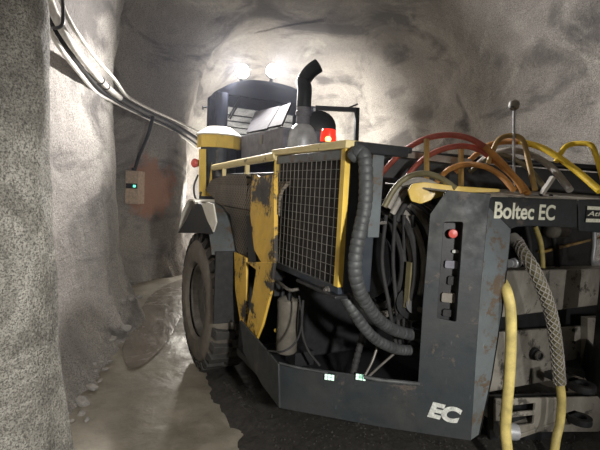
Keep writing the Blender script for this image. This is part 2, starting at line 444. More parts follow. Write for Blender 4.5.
# control recess behind the slot
sc = sum(slot, V())/len(slot); zlo, zhi = min(p.z for p in slot), max(p.z for p in slot)
mb = MB()
bk = sc-cn*.10
mb.prism([bk-cdir*.11+V((0, 0, zlo-.03-bk.z)), bk+cdir*.09+V((0, 0, zlo-.03-bk.z)), bk+cdir*.09+V((0, 0, zhi+.03-bk.z)), bk-cdir*.11+V((0, 0, zhi+.03-bk.z))], -cn*.02)
cp = P('control_recess', mb, 'black')
def AB(px, py, off=.0): return AP(px, py, bk+cn*off, cn)
p = AB(452, 233); mb = MB().lathe(p, cn, [(.014, 0), (.014, .03), (.026, .032), (.028, .045), (.024, .056), (.0, .06)], 20); P('emergency_button', mb, 'redbtn', cp, smooth=True, label='red mushroom button')
for (px, py, w_, h_, mt) in ((455, 251, .035, .018, 'letter_dim'), (451, 264, .07, .045, 'boxgrey'), (452, 280, .05, .05, 'hose_black'), (448, 297, .075, .055, 'canister'), (447, 312, .05, .04, 'hose_black')):
    p = AB(px, py); a = [p+cdir*(sx*w_/2)+V((0, 0, sz*h_/2)) for sx, sz in ((-1, -1), (1, -1), (1, 1), (-1, 1))]
    P('valve_block' if h_ > .03 else 'warning_tag', MB().prism(rounded(a, .01, 3), cn*.025), mt, cp)
# chassis deck, bulkheads and the dark bowels of the rig
rx1 = 5.14-1.98+.0
MIR = 2*2.72
mb = MB().prism([V((1.19, 2.47, .42)), V((1.93, 1.82, .42)), V((1.97, 2.2, .42)), V((MIR-1.97, 2.2, .42)), V((MIR-1.93, 1.82, .42)), V((MIR-1.19, 2.47, .42)), V((MIR-1.19, 3.2, .42)), V((1.19, 3.2, .42))], (0, 0, .05))
P('belly_plate', mb, 'dark')
mb = MB().holed([V((MIR-p.x, p.y, p.z)) for p in [AC(*p) for p in poly]], [], V((-cn.x, cn.y, 0))*-.014*-1)
P('corner_plate', mb, 'slate')
mb = MB().box((1.62, 2.95, .45), (3.6, 4.35, 1.50)); P('engine_block', mb, 'dark', bevel=.04)
mb = MB().box((1.25, 3.25, .35), (1.62, 3.33, 1.75)); P('bulkhead', mb, 'dark')
mb = MB().box((1.75, 3.2, .30), (3.7, 5.4, .85)); P('main_frame', mb, 'dark', bevel=.03)
mb = MB().box((2.62, 2.45, .50), (4.1, 2.9, 1.72)); P('hydraulic_tank', mb, 'dark', bevel=.03)
mb = MB().box((1.55, 2.75, .5), (2.75, 2.93, 1.62)); P('side_bulkhead', MB().box((3.25, 2.22, .5), (4.2, 2.27, 1.72)), 'dark'); P('rear_bulkhead', mb, 'dark', bevel=.02)

# -- rear hood with its lettering
hp = [(491, 196), (577, 199), (577, 228), (560, 227), (530, 226), (517, 227), (511, 229), (488, 206)]
mb = MB().prism([AY(*p, RY) for p in hp], (0, .012, 0)); P('hood_face', mb, 'slate', bevel=.004)
pl, pr = AY(491, 196, RY), AY(577, 199, RY)
bl = AC(447, 190); 
tp = [pl, pr, pr+V((0, .62, .055)), V((bl.x-.02, pl.y+.62, pl.z+.055)), bl]
mb = MB().prism(tp, (0, 0, -.012)); P('hood_top', mb, 'greyplate', bevel=.004)
pe = AY(578, 199, RY); zr = pe.z
mb = MB().prism([AY(578.5, 199, RY), AY(640, 199, RY), AY(640, 236, RY), AY(579, 231, RY)], (0, .012, 0)); P('hood_face', mb, 'slate', bevel=.004)
a, b_ = AY(578.5, 199, RY), AY(640, 199, RY)
mb = MB().prism([a, b_, b_+V((0, .62, .055)), a+V((0, .62, .055))], (0, 0, -.012)); P('hood_top', mb, 'greyplate', bevel=.004)
p = AY(551, 194, RY+.12)
P('hood_latch', MB().lathe(AY(551, 195, RY+.16), (0, 0, 1), [(.014, -.03), (.014, 0), (.008, .006)], 12), 'black')

def text_mesh(name, s, origin, xd, zd, cap, width, mat, parent=RIG, shear=0, bold=.012, lift=.002):
    cu = bpy.data.curves.new(name, 'FONT'); cu.body = s; cu.size = 1; cu.offset = bold; cu.extrude = .004; cu.shear = shear
    to = bpy.data.objects.new(name, cu); C.objects.link(to); bpy.context.view_layer.update()
    me = bpy.data.meshes.new_from_object(to.evaluated_get(bpy.context.evaluated_depsgraph_get()))
    bpy.data.objects.remove(to); bpy.data.curves.remove(cu)
    xs = [v.co.x for v in me.vertices]; ys = [v.co.y for v in me.vertices]
    sx = width/(max(xs)-min(xs)); sy = cap/(max(ys)-min(ys)); nx = xd.cross(zd).normalized()
    org = parent_origin(parent); x0, y0 = min(xs), min(ys)
    for v in me.vertices:
        v.co = origin+xd*((v.co.x-x0)*sx)+zd*((v.co.y-y0)*sy)+nx*(lift+v.co.z*.2)-org
    # one object per character
    bm = bmesh.new(); bm.from_mesh(me); bmesh.ops.remove_doubles(bm, verts=bm.verts, dist=1e-6); bpy.data.meshes.remove(me)
    todo = set(bm.verts); islands = []
    while todo:
        st_ = [todo.pop()]; isl = set(st_)
        while st_:
            for e in st_.pop().link_edges:
                for v in e.verts:
                    if v in todo: todo.discard(v); isl.add(v); st_.append(v)
        islands.append(isl)
    islands.sort(key=lambda q: min(v.co.dot(xd) for v in q))
    for isl in islands:
        vs = list(isl); ix = {v: k for k, v in enumerate(vs)}
        fs = [tuple(ix[v] for v in f.verts) for f in bm.faces if f.verts[0] in isl]
        m2 = bpy.data.meshes.new(name); m2.from_pydata([v.co for v in vs], [], fs); m2.materials.append(M[mat])
        o = bpy.data.objects.new(name, m2); C.objects.link(o); o.parent = parent
    bm.free()
a, b_ = AY(493.5, 218.5, RY), AY(554, 220.5, RY)
up_ = V((0, 0, 1))
hh_ = AY(493.5, 201, RY).z-a.z
text_mesh('letter', 'Boltec EC', V((a.x, RY, a.z)), (b_-a).normalized(), up_, hh_*.98, (b_-a).length, 'letter', bold=.022)
a, b_ = AC(427, 416.5), AC(461, 425)
text_mesh('letter', 'EC', a, (b_-a).normalized(), up_, AC(430, 401).z-AC(428, 417).z, (b_-a).length, 'letter_dim', shear=.25, bold=.06)
# maker's badge, cut by the edge of the picture
a, b_, c, d = AY(586, 206, RY), AY(634, 206, RY), AY(634, 224, RY), AY(586, 222, RY)
bx0, bx1, bz0, bz1 = a.x, b_.x, d.z, a.z
mb = MB().box((bx0, RY-.008, bz0), (bx1, RY, bz1)); bd = P('badge_plate', mb, 'black')
hgt = bz1-bz0
for z0 in (bz0, bz1-hgt*.22): P('badge_band', MB().box((bx0, RY-.0105, z0), (bx1, RY-.008, z0+hgt*.22)), 'letter', bd)
text_mesh('letter', 'Atlas Copco', V((bx0+.01, RY-.008, bz0+hgt*.30)), V((1, 0, 0)), up_, hgt*.40, bx1-bx0-.02, 'letter', parent=bd, shear=.25, bold=.01)

# -- antenna
a = AY(514, 192, RY+.25); zt = AY(514, 105, RY+.25)
an = P('antenna', MB().tube([a, zt], .0075, 10, False), 'galv', smooth=True)
P('antenna_ball', MB().lathe(zt-V((0, 0, .0)), (0, 0, 1), [(.012, -.035), (.03, -.022), (.036, 0), (.03, .022), (.012, .034)], 18), 'greyplate', an, smooth=True)

# -- radiator box
BX = 1.25
yr = AX(347, 146, BX).y; yf = AX(275, 152, BX).y; zt = AX(347, 146, BX).z; zb = AX(345, 298, BX).z
mb = MB().box((BX+.03, yr, zb), (1.46, yf, zt-.01)); rad = P('radiator_box', mb, 'navy', bevel=.008)
P('radiator_core', MB().box((BX+.026, yr+.04, zb+.02), (BX+.031, yf-.03, zt-.03)), 'core', rad)
def onside(px, py): q = AX(px, py, BX); return q
w0 = .035
mt, mbz = AX(300, 162, BX).z, AX(310, 276, BX).z
P('upper_panel', MB().box((BX, yr+.03, mt), (BX+.028, yf-.03, zt-.015)), 'slate_pale', rad, bevel=.003)
P('lower_panel', MB().box((BX, yr+.004, zb), (BX+.028, yf, mbz)), 'navy', rad, bevel=.003)
P('yellow_edge', MB().box((BX-.006, yr, mbz), (BX+.028, yr+.042, zt-.012)), 'yellow_clean', rad, bevel=.003, label='yellow edge strip')
P('yellow_edge', MB().box((BX-.004, yf-.026, mbz), (BX+.028, yf, zt-.012)), 'yellow_clean', rad, bevel=.003, label='yellow edge strip')
mb = MB(); nc, nr = 15, 13
for i in range(nc+1):
    y = yr+.042+(yf-yr-.068)*i/nc; mb.bar((BX+.006, y, mbz), (BX+.006, y, mt), .0035)
for i in range(nr+1):
    z = mbz+(mt-mbz)*i/nr; mb.bar((BX+.003, yr+.03, z), (BX+.003, yf-.02, z), .0035)
P('wire_grille', mb, 'steel', rad)
p = AX(328, 290, BX); bz = p
P('bolt', MB().lathe((BX, p.y, p.z), (-1, 0, 0), [(.022, -.002), (.022, .01), (.012, .012), (.012, .024)], 8), 'steel', rad)
# rail and roof of the box
a, b_ = AX(277, 152, BX), AX(350, 141, BX)
mb = MB().box((BX-.02, yr-.02, zt-.012), (BX+.10, yf+.02, zt+.03)); P('cream_rail', mb, 'cream', rad, bevel=.006, label='faded cream top rail')
mb = MB().box((BX+.10, yr-.03, zt-.005), (1.66, yf+.02, zt+.028)); P('roof_plate', mb, 'black', rad, bevel=.006)
mb = MB().box((BX+.03, yr-.035, zt-.03), (1.63, yr-.002, zt+.026)); P('roof_edge', mb, 'black', rad, bevel=.006)
mb = MB().box((BX+.16, yr-.012, zt-.47), (BX+.235, yr, zt-.03)); P('rear_panel', mb, 'slate_pale', rad, bevel=.003)
# tray under the box, grab loop
a = AX(300, 284, BX); b_ = AX(346, 303, BX)
P('tray_lip', MB().bar(V((BX+.02, a.y, zb-.01)), V((BX+.02, yr-.02, zb-.01)), .10, .018), 'black', rad, bevel=.004)
lp = [AX(299, 289, 1.28), AX(290, 290, 1.24), AX(281, 284, 1.24), AX(274, 279, 1.27), AX(275, 276, 1.32), AX(284, 277, 1.36)]
P('grab_loop', MB().tube(lp, .011, 10), 'steel', smooth=True)

# -- filter canister
a = AX(286, 352, 1.36); t_ = AX(286, 298, 1.36); rr = .075
can = P('filter_canister', MB().lathe((a.x, a.y, a.z), (0, 0, 1), [(rr*.85, 0), (rr, .015), (rr, (t_.z-a.z)*.8), (rr*1.06, (t_.z-a.z)*.82), (rr*1.06, t_.z-a.z), (rr*.7, t_.z-a.z+.02), (rr*.45, t_.z-a.z+.03)], 24), 'canister', smooth=True)
for k, (dx, dy) in enumerate(((-.02, -.05), (.03, -.03), (-.04, .02))):
    P('fitting', MB().lathe((a.x+dx, a.y+dy, t_.z+.01), (0, 0, 1), [(.016, 0), (.016, .05), (.010, .05), (.010, .085)], 10), 'dark', can)
p = AX(273, 331, 1.285)
P('drain_plug', MB().lathe(AX(277, 330, 1.31), (-1, -.4, 0), [(.014, -.02), (.014, .018), (.008, .02)], 8), 'yellow_clean', can)
P('mounting_bracket', MB().box((a.x+.05, a.y-.05, a.z-.1), (a.x+.20, a.y+.10, a.z)), 'dark')

# -- wheel
WX, WY, WZ, WR = 1.06, 4.07, .65, .65
tw = .40
whl = P('wheel', MB().lathe((WX+.06, WY, WZ), (1, 0, 0), [(.03, .10), (.06,.06), (.10,.06), (.11,.12), (.17, .12), (.19, .08), (.30, .06), (.33, .0), (.345, -.005), (.345, .03), (.36, .2), (.30, .30)], 40), 'steel', smooth=True)
pr_ = [(.345, .04), (.37, .006), (.42, -.006), (.50, -.002), (.56, .016), (.595, .045), (.605, .08), (.605, .32), (.595, .355), (.56, .384), (.5, .402), (.42, .402), (.36, .36)]
P('tyre', MB().lathe((WX, WY, WZ), (1, 0, 0), pr_, 64, 0, False), 'rubberwall', whl, smooth=True)
mb = MB(); NL = 26
for k in range(NL):
    for side in (0, 1):
        a0 = 2*math.pi*(k+.5*side)/NL
        def wp(x, r, da): return V((WX+x, WY+r*math.cos(a0+da), WZ+r*math.sin(a0+da)))
        xs = (.012, .205) if side == 0 else (tw-.012, tw-.205)
        A = .5*2*math.pi/NL*.66
        o_, i_ = xs
        prof = [(o_, .575, A), (o_+(i_-o_)*.12, .65, A*.85), (i_, .65, A*.6), (i_, .59, A*.7)]
        vs = [wp(x, r, -da+.02*(1 if x == i_ else 0)) for x, r, da in prof]+[wp(x, r, da+.02*(1 if x == i_ else 0)) for x, r, da in prof]
        mb.add(vs, [(0, 1, 2, 3), (7, 6, 5, 4), (0, 4, 5, 1), (1, 5, 6, 2), (2, 6, 7, 3), (3, 7, 4, 0)])
P('tread', mb, 'rubber', whl, bevel=.006)
for k in range(10):
    a0 = 2*math.pi*k/10
    P('wheel_nut', MB().lathe((WX+.165, WY+.125*math.cos(a0), WZ+.125*math.sin(a0)), (-1, 0, 0), [(.016, -.02), (.016, .02), (.009, .022), (.009, .035)], 6), 'dark', whl)
P('axle', MB().tube([V((WX+.2, WY, WZ)), V((2.6, WY, WZ))], .10, 16, False), 'dark', smooth=True)

# -- mudguard: arched shell over the wheel
def arch(pts, x0, x1, th):
    mb = MB(); n = len(pts)
    P2 = [V((0, a, b_)) for a, b_ in pts]; inn = []
    for i in range(n):
        t = (P2[min(i+1, n-1)]-P2[max(i-1, 0)]).normalized(); nn = V((0, -t.z, t.y)); inn.append(P2[i]+nn*th)
    vs = []
    for i in range(n):
        for x in (x0, x1):
            for q in (P2[i], inn[i]): vs.append(V((x, q.y, q.z)))
    fs = []
    for i in range(n-1):
        k, m_ = 4*i, 4*i+4
        fs += [(k, m_, m_+2, k+2), (k+1, k+3, m_+3, m_+1), (k, k+1, m_+1, m_), (k+2, m_+2, m_+3, k+3)]
    fs += [(0, 2, 3, 1), (4*n-4, 4*n-3, 4*n-1, 4*n-2)]
    return mb.add(vs, fs)
fen = P('mudguard', arch([(4.62, 1.28), (4.50, 1.43), (4.36, 1.54), (4.24, 1.585), (4.1, 1.595), (3.98, 1.57)], 1.02, 1.60, -.02), 'pale', bevel=.004)  # pale colour stands for lamplight on the arch top
P('guard_skirt', MB().prism([AX(*q, 1.02) for q in ((178, 233), (186, 220), (192, 208), (197, 203.5), (201, 204), (205, 216), (212, 234), (198, 233))], (.012, 0, 0)), 'dark', fen)
P('lit_guard_corner', MB().prism([AX(*q, 1.025) for q in ((201, 204), (207, 202), (213, 204), (216, 222), (213, 232), (205, 216))], (.012, 0, 0)), 'pale', fen)  # added pale plate, paints the lamp-lit patch of the mudguard top
P('guard_rear', arch([(3.99, 1.575), (3.8, 1.53), (3.62, 1.42), (3.50, 1.28), (3.45, 1.18)], 1.03, 1.60, -.02), 'slate_pale', fen, bevel=.004)
P('mud_flap', MB().box((1.05, 3.39, .62), (1.56, 3.41, 1.22)), 'hose_black', fen, bevel=.004)

# -- engine side cover, yellow panels
YX = 1.17
def cover(pix, xo, th, round_in, name, mat, bevel=.004):
    return P(name, MB().prism([AX(*p, xo) for p in pix], (th, 0, 0)), mat, bevel=bevel)
cover([(205, 190), (211, 180), (222, 176), (246, 174), (250, 215), (246, 262), (236, 250), (230, 215), (215, 200)], YX+.05, .04, 0, 'perforated_cover', 'perf')
a0, a1 = AX(212, 181, YX+.05), AX(274, 174, YX+.05)
mb = MB(); prof = [(0, -.14), (0, -.03), (.018, .03), (.055, .07), (.12, .095), (.25, .11)]
def roll(y0, y1, zs):
    mb = MB(); n = len(prof)
    for y in (y0, y1):
        for dx, dz in prof: mb.v.append(V((YX+.03+dx, y, zs+dz)))
        for dx, dz in prof[::-1]: mb.v.append(V((YX+.045+dx, y, zs+dz-.015)))
    m_ = 2*n
    for i in range(m_): mb.f.append((i, (i+1) % m_, (i+1) % m_+m_, i+m_))
    mb.f.append(tuple(range(m_))[::-1]); mb.f.append(tuple(range(m_, 2*m_)))
    return mb
zc = AX(240, 190, YX+.03).z
P('rolled_cover', roll(AX(243, 190, YX).y+.015, AX(212, 190, YX).y, zc), 'perf', smooth=True)
P('rolled_cover', roll(AX(275, 190, YX).y, AX(243, 190, YX).y, zc), 'perf', smooth=True)
cover([(252, 173), (258, 177), (274, 174), (274, 262), (262, 264), (254, 250), (250, 215)], YX+.01, .03, 0, 'yellow_panel', 'yellow')
cover([(234, 252), (246, 258), (246, 326), (240, 322), (235, 290)], YX+.02, .02, 0, 'yellow_skirt', 'yellow')
cover([(246, 262), (274, 262), (271, 290), (262, 325), (254, 345), (246, 328), (252, 295), (256, 270)], YX, .02, 0, 'yellow_skirt', 'yellow')
cover([(246, 215), (253, 215), (256, 262), (248, 262)], YX+.03, .02, 0, 'hinge_strip', 'black')
P('hood_side', MB().box((YX+.10, 2.72, 1.0), (YX+.16, AX(210, 190, YX).y, 1.86)), 'dark')
# cream yellow pipe rail along the hood
a, b_ = AX(214, 167.5, 1.25), AX(277, 156, 1.25)
rl = P('pipe_rail', MB().tube([a, b_], .030, 14, False), 'cream', smooth=True)
for t in (.22, .62): 
    p = a.lerp(b_, t); P('rail_stay', MB().bar(p-V((0, 0, .12)), p-V((0, 0, .01)), .03), 'cream', rl)
# hood top
mb = MB().box((1.42, 2.66, 1.5), (3.5, 4.45, 1.88)); P('hood_deck', mb, 'navy', bevel=.03)

# -- yellow pre-cleaner
pc = AD(219, 142, 4.75)
zb2 = AD(219, 200, 4.75).z
pcx, pcy = pc.x, pc.y
r_ = .235
z_of = lambda py: AD(219, py, 4.75).z
cl = P('air_cleaner', MB().lathe((pcx, pcy, zb2-.3), (0, 0, 1), [(r_*.82, 0), (r_*.82, z_of(147)-zb2+.3)], 24), 'navy', smooth=True)
P('yellow_band', MB().lathe((pcx, pcy, z_of(149)), (0, 0, 1), [(r_, 0), (r_, z_of(136.5)-z_of(149))], 8, .5), 'yellow_clean', cl, bevel=.004, label='faceted yellow band')
P('rain_cap', MB().lathe((pcx, pcy, z_of(137)), (0, 0, 1), [(r_*1.04, 0), (r_*1.06, .012), (r_*.92, .04), (r_*.62, .085), (r_*.55, .10), (.02, .105)], 32), 'pale', cl, smooth=True, label='pale dusty domed cap')
# yellow plates down the left of it
for k, (x0, x1) in enumerate(((199, 206), (206.5, 212))):
    p0, p1 = AD(x0, 149, 4.62), AD(x1, 149, 4.58); q0, q1 = AD(x0, 196, 4.62), AD(x1, 196, 4.58)
    P('yellow_shield', MB().prism([p0, p1, q1, q0], (fw.x*.012, fw.y*.012, 0)), 'yellow_clean', cl)
for x0 in (217, 229): 
    P('clamp_strip', MB().bar(AD(x0, 150, 4.56), AD(x0, 176, 4.56), .025, .012), 'steel' if x0 == 217 else 'black', cl)
P('side_lamp', MB().lathe(AD(194.5, 163, 4.7), (-.9, -.5, 0), [(.03, -.05), (.045, -.03), (.05, .0), (.035, .02)], 16), 'redbtn', smooth=True)
P('lamp_bracket', MB().bar(AD(195, 163, 4.74), AD(201, 163, 4.74), .02), 'black')
P('looped_cable', MB().tube([AD(198, 175, 4.6), AD(194, 186, 4.55), AD(195, 197, 4.5), AD(199, 201, 4.5), AD(201, 192, 4.55)], .010, 8), 'hose_black', smooth=True)

# -- cab
cy0 = 4.95
cxl, cxr = AY(218, 110, cy0).x, AY(318, 120, cy0).x
cdepth = .50
zsill = AY(240, 137, cy0).z; zroof = AY(262, 79.5, cy0).z; zband = AY(262, 99, cy0).z
def planrect(x0, x1, y0, y1, r, z, seg=6, bow=.10):
    out = []
    xm = (x0+x1)/2
    for cx, cy, a in ((x0+r, y0+r, 180), (x1-r, y0+r, 270), (x1-r, y1-r, 0), (x0+r, y1-r, 90)):
        for k in range(seg+1):
            t = R(a+90*k/seg); out.append(V((cx+r*math.cos(t), cy+r*math.sin(t), z)))
    return out
def loft(rings):
    mb = MB(); n = len(rings[0])
    for rg in rings: mb.v += rg
    for i in range(len(rings)-1):
        for j in range(n): mb.f.append((i*n+j, i*n+(j+1) % n, (i+1)*n+(j+1) % n, (i+1)*n+j))
    mb.f.append(tuple(range(n))[::-1]); mb.f.append(tuple((len(rings)-1)*n+j for j in range(n)))
    return mb
g = .0
zl = AY(219, 88, cy0).z
lower = loft([planrect(cxl+.02, cxr-.02, cy0+.02, cy0+cdepth, .12, .86), planrect(cxl+.02, cxr-.02, cy0+.02, cy0+cdepth, .12, zsill)])
cab = P('cab', lower, 'cabpaint', smooth=True)
# roof: band with an arched upper outline
mb = MB(); NS = 28; rings = []
def roofz(x):
    t = (x-cxl)/(cxr-cxl); return zl-.01+(zroof-zl+.01)*(1-abs(2*t-1)**2.6)
base = planrect(cxl, cxr, cy0, cy0+cdepth+.05, .24, 0, 10)
dense = []
for i in range(len(base)):
    a, b_ = base[i], base[(i+1) % len(base)]; k = max(1, int((b_-a).length/.06))
    dense += [a.lerp(b_, j/k) for j in range(k)]
cxm, cym = (cxl+cxr)/2, cy0+cdepth/2
def rg(f, dz, top): return [V((cxm+(p.x-cxm)*f, cym+(p.y-cym)*f, (zband if not top else roofz(cxm+(p.x-cxm)*f)+dz))) for p in dense]
P('cab_roof', loft([rg(.86, 0, False), rg(1, 0, False), rg(1, -.07, True), rg(.985, -.03, True), rg(.95, -.005, True), rg(.7, .0, True), rg(.35, .0, True), rg(.02, .0, True)]), 'cabpaint', cab, smooth=True)
pw = .13
P('cab_side', MB().box((cxl+.01, cy0+.05, zsill-.01), (cxl+.05, cy0+cdepth-.05, zband+.02)), 'cabpaint', cab)
for x0, x1 in ((cxl, cxl+pw), (cxr-.14, cxr)):
    for y0, y1 in ((cy0, cy0+.16), (cy0+cdepth-.12, cy0+cdepth)):
        P('cab_pillar', loft([planrect(x0, x1, y0, y1, .05, zsill-.01, 4), planrect(x0, x1, y0, y1, .05, zband+.01, 4)]), 'cabpaint', cab, smooth=True)
P('rear_window', MB().box((cxl+pw-.01, cy0+.05, zsill-.01), (cxr-.13, cy0+.056, zband+.01)), 'glass', cab)
P('front_window', MB().box((cxl+pw-.01, cy0+cdepth-.07, zsill-.01), (cxr-.11, cy0+cdepth-.064, zband+.01)), 'glass', cab)
vis = AY(270, 111, cy0).z
P('sun_visor', MB().box((cxl+pw, cy0+.09, vis), (cxr-.14, cy0+.10, zband+.005)), 'cabpaint', cab)
mb = MB()
for py in (116, 122, 128, 134): z = AY(240, py, cy0+cdepth).z; mb.tube([V((cxl+.1, cy0+cdepth+.02, z)), V((cxr-.1, cy0+cdepth+.02, z))], .008, 6, False)
P('window_guard', mb, 'black', cab)
wpz = AY(233, 118, cy0)
wi = P('wiper', MB().bar(AY(228, 118, cy0+.03), AY(243, 92, cy0+.03), .022, .012), 'black', cab)
P('wiper_blade', MB().bar(AY(230, 119, cy0+.028), AY(240, 101, cy0+.028), .012, .02), 'hose_black', wi)
LAMPS = []
for px, py in ((242.5, 71.5), (272.5, 71)):
    p = AY(px, py, cy0+.03); LAMPS.append(p)
    lh = P('work_lamp', MB().lathe(p, (-.25, -1, -.15), [(.05, -.10), (.085, -.05), (.088, .0), (.083, .012), (.078, .0)], 24), 'black', cab, smooth=True)
    ax = V((-.25, -1, -.15)).normalized()
    P('lamp_lens', MB().lathe(p+ax*.004, ax, [(.078, 0), (.070, .014), (.03, .022), (.0, .024)], 24), 'bulb', lh, smooth=True)
    P('lamp_stay', MB().bar(V((p.x, p.y+.03, roofz(p.x)-.03)), V((p.x, p.y+.03, p.z-.05)), .03), 'black', lh)
# mirror arm on the left pillar
P('mirror_arm', MB().tube([AY(207, 107, cy0), AY(203, 107, cy0), AY(203, 110, cy0)], .014, 8, False), 'black', cab)

# -- tool box with two propped lids
tx = 1.60
def T(px, py): return AX(px, py, tx)
tb = P('tool_box', MB().prism([T(*p) for p in ((241, 136), (283, 127), (284, 158), (241, 164))], (.45, 0, 0)), 'boxgrey', bevel=.006)
for quad in (((246, 134), (262, 113), (283, 106), (270, 128.5)), ((271, 128), (284.5, 103), (288, 103.5), (283, 127))):
    pass
def lid(pix_low, pix_high, name='lid'):
    a, b_ = T(*pix_low[0]), T(*pix_low[1]); c, d = [AX(*p, tx+.36) for p in pix_high]
    n = (b_-a).cross(d-a).normalized()
    return P(name, MB().prism([a, b_, c, d], n*.018), 'lidgrey', tb, bevel=.003)
lid(((247, 134), (268, 130)), ((281, 107), (256, 113)))
lid(((269, 129), (283, 126)), ((292, 104), (281, 108)))
P('box_clasp', MB().box((tx-.012, T(262, 140).y-.03, T(262, 144).z), (tx, T(262, 140).y+.03, T(262, 135).z)), 'steel', tb)

# -- muffler and exhaust
md = 3.75
mc = AD(302, 141, md)
mz = AD(302, 125, md).z; mz0 = AD(302, 156, md).z
mr = .13
muf = P('muffler', MB().lathe((mc.x, mc.y, mz0), (0, 0, 1), [(mr*.9, 0), (mr, .04), (mr*1.03, .12), (mr*.95, .19), (mr*.72, .24), (mr*.5, mz-mz0)], 28), 'galv', smooth=True)
def AE(px, py): return AD(px, py, md)
ec = V((mc.x, mc.y, 0))
P('exhaust_collar', MB().lathe((mc.x, mc.y, mz-.02), (0, 0, 1), [(.058, 0), (.058, .10), (.068, .10), (.068, .13), (.060, .135), (.060, AE(302, 104).z-mz+.02)], 24), 'boxgrey', muf, smooth=True)
b0 = AE(302, 108); b0 = V((mc.x, mc.y, b0.z))
mb = MB(); path = spline([b0, V((mc.x, mc.y, AE(302, 90).z)), AE(303.3, 82.5), AE(307, 75.5), AE(312, 70), AE(318.5, 65.5)], 8)
th_ = .062
mb.tube(path, th_, 20, False, cap=False); n0 = len(path)*20
inner = MB().tube([p for p in path[-14:]], th_-.008, 20, False, cap=True)
k0 = len(mb.v); mb.add(inner.v, [f[::-1] for f in inner.f[:-1]])
L0 = (len(path)-1)*20; I0 = k0+13*20
for j in range(20): mb.f.append((L0+j, L0+(j+1) % 20, I0+(j+1) % 20, I0+j))
me_ = P('exhaust_stack', mb, 'navy', muf, smooth=True)
# dark dish behind the muffler
P('air_intake', MB().lathe(AD(318, 130, 4.2), (-.45, -.9, 0), [(.16, 0), (.17, .02), (.16, .14), (.12, .16)], 24), 'black', smooth=True)
# open black guard frame
mb = MB()
fa, fb, fc, fd = AD(316, 108, 4.6), AD(357, 110, 4.45), AD(356, 145, 4.45), AD(316, 145, 4.6)
mb.bar(fa, fb, .045); mb.bar(fb+V((0, 0, .02)), fc, .04); mb.bar(fa, fd, .04)
gf = P('guard_frame', mb, 'black')
P('whip_rod', MB().tube([AD(345, 109, 4.5), AD(358, 104, 4.45)], .008, 6, False), 'black', gf)
# beacon
bp = AX(328, 141, BX+.05); bp.z = zt+.0
bp = V((BX+.05, AX(328, 141, BX+.05).y, AX(347, 146, BX).z+.03))
bc = P('beacon', MB().lathe(bp, (0, 0, 1), [(.05, 0), (.05, .012), (.042, .014)], 24), 'black', smooth=True)
P('beacon_dome', MB().lathe(bp+V((0, 0, .014)), (0, 0, 1), [(.043, 0), (.046, .01), (.043, .055), (.041, .066), (.034, .072), (.0, .073)], 24), 'beacon', bc, smooth=True)
p = AX(329, 137.5, BX); q = V((bp.x, bp.y, bp.z+.026)); toc = (CAM-q); toc.z = 0; toc.normalize()
P('beacon_bulb', MB().lathe(q+toc*.034, toc, [(.014, 0), (.018, .008), (.012, .016), (.0, .018)], 14), 'beacon_bulb', bc, smooth=True)

# -- cable reel
rc = V((1.86, 2.42, 1.27))
reel = P('cable_reel', MB().lathe(rc, (1, 0, 0), [(.20, 0), (.20, .42)], 28), 'dark', smooth=True)
for x0 in (-.02, .42): P('reel_flange', MB().lathe(rc+V((x0, 0, 0)), (1, 0, 0), [(.24 if x0 < 0 else .50, 0), (.24 if x0 < 0 else .5, .015)], 40), 'dark', reel)
k = 0
for row, rad_ in enumerate((.30, .36, .42)):
    for i in range(8):
        x = .03+.052*i+(.026 if row % 2 else 0)
        if x > .41: continue
        circ = [rc+V((x, (rad_+.012*math.sin(i*3))*math.cos(a), (rad_+.012*math.sin(i*3))*math.sin(a))) for a in [2*math.pi*q/36 for q in range(36)]]
        mb = MB().tube(circ+[circ[0]], .025, 8, False, cap=False)
        P('cable_turn', mb, 'hose_palegrey' if ((row == 2 and i in (1, 3, 4, 6)) or (row == 1 and i == 0)) else 'hose_black', reel, smooth=True)

# -- hoses and tubes over the rear deck
def hose(name, pts, r, mat, parent=RIG, **k):
    return P(name, MB().tube([AD(*p) for p in pts], r, 12, True, 8), mat, parent, smooth=True, **k)
dd = 2.95
h = hose('arched_hose', [(374, 190, 3.35), (380, 176, 3.35), (392, 162, 3.3), (405, 150, 3.25), (425, 139, 3.15), (447, 135, 3.1), (468, 138, 3.0), (485, 147, 2.95)], .021, 'hose_red', label='red upper hose')
hose('hose_section', [(485, 147, 2.95), (500, 161, 2.9), (515, 178, 2.85), (524, 192, 2.8)], .0215, 'hose_orange', h)
h = hose('arched_hose', [(398, 205, 3.2), (402, 186, 3.2), (414, 168, 3.2), (428, 156, 3.15), (445, 148.5, 3.1), (463, 146, 3.05), (480, 150, 3.0), (494, 160, 2.95)], .020, 'hose_red', label='dark red lower hose')
hose('hose_section', [(494, 160, 2.95), (510, 173, 2.9), (522, 185, 2.85), (528, 194, 2.8)], .0205, 'hose_orange', h)
hose('arched_hose', [(428, 205, 3.1), (432, 190, 3.1), (440, 178, 3.1), (450, 169, 3.05), (466, 164.5, 3.0), (484, 166.5, 2.9), (500, 175, 2.85), (514, 190, 2.75)], .019, 'hose_orange')
h = hose('arched_hose', [(455, 172, 3.35), (470, 160, 3.3), (486, 147, 3.25), (502, 142, 3.2), (520, 141.5, 3.1)], .021, 'hose_orange')
hose('hose_section', [(520, 141.5, 3.1), (540, 147, 3.0), (558, 157, 2.9), (578, 172, 2.8), (600, 191, 2.65)], .0215, 'hose_bright', h, label='bright yellow length')
hose('arched_hose', [(476, 166, 3.35), (490, 155, 3.3), (508, 150.5, 3.2), (526, 153, 3.15), (543, 161, 3.05), (556, 172, 2.95), (570, 190, 2.8)], .023, 'hose_palegrey')
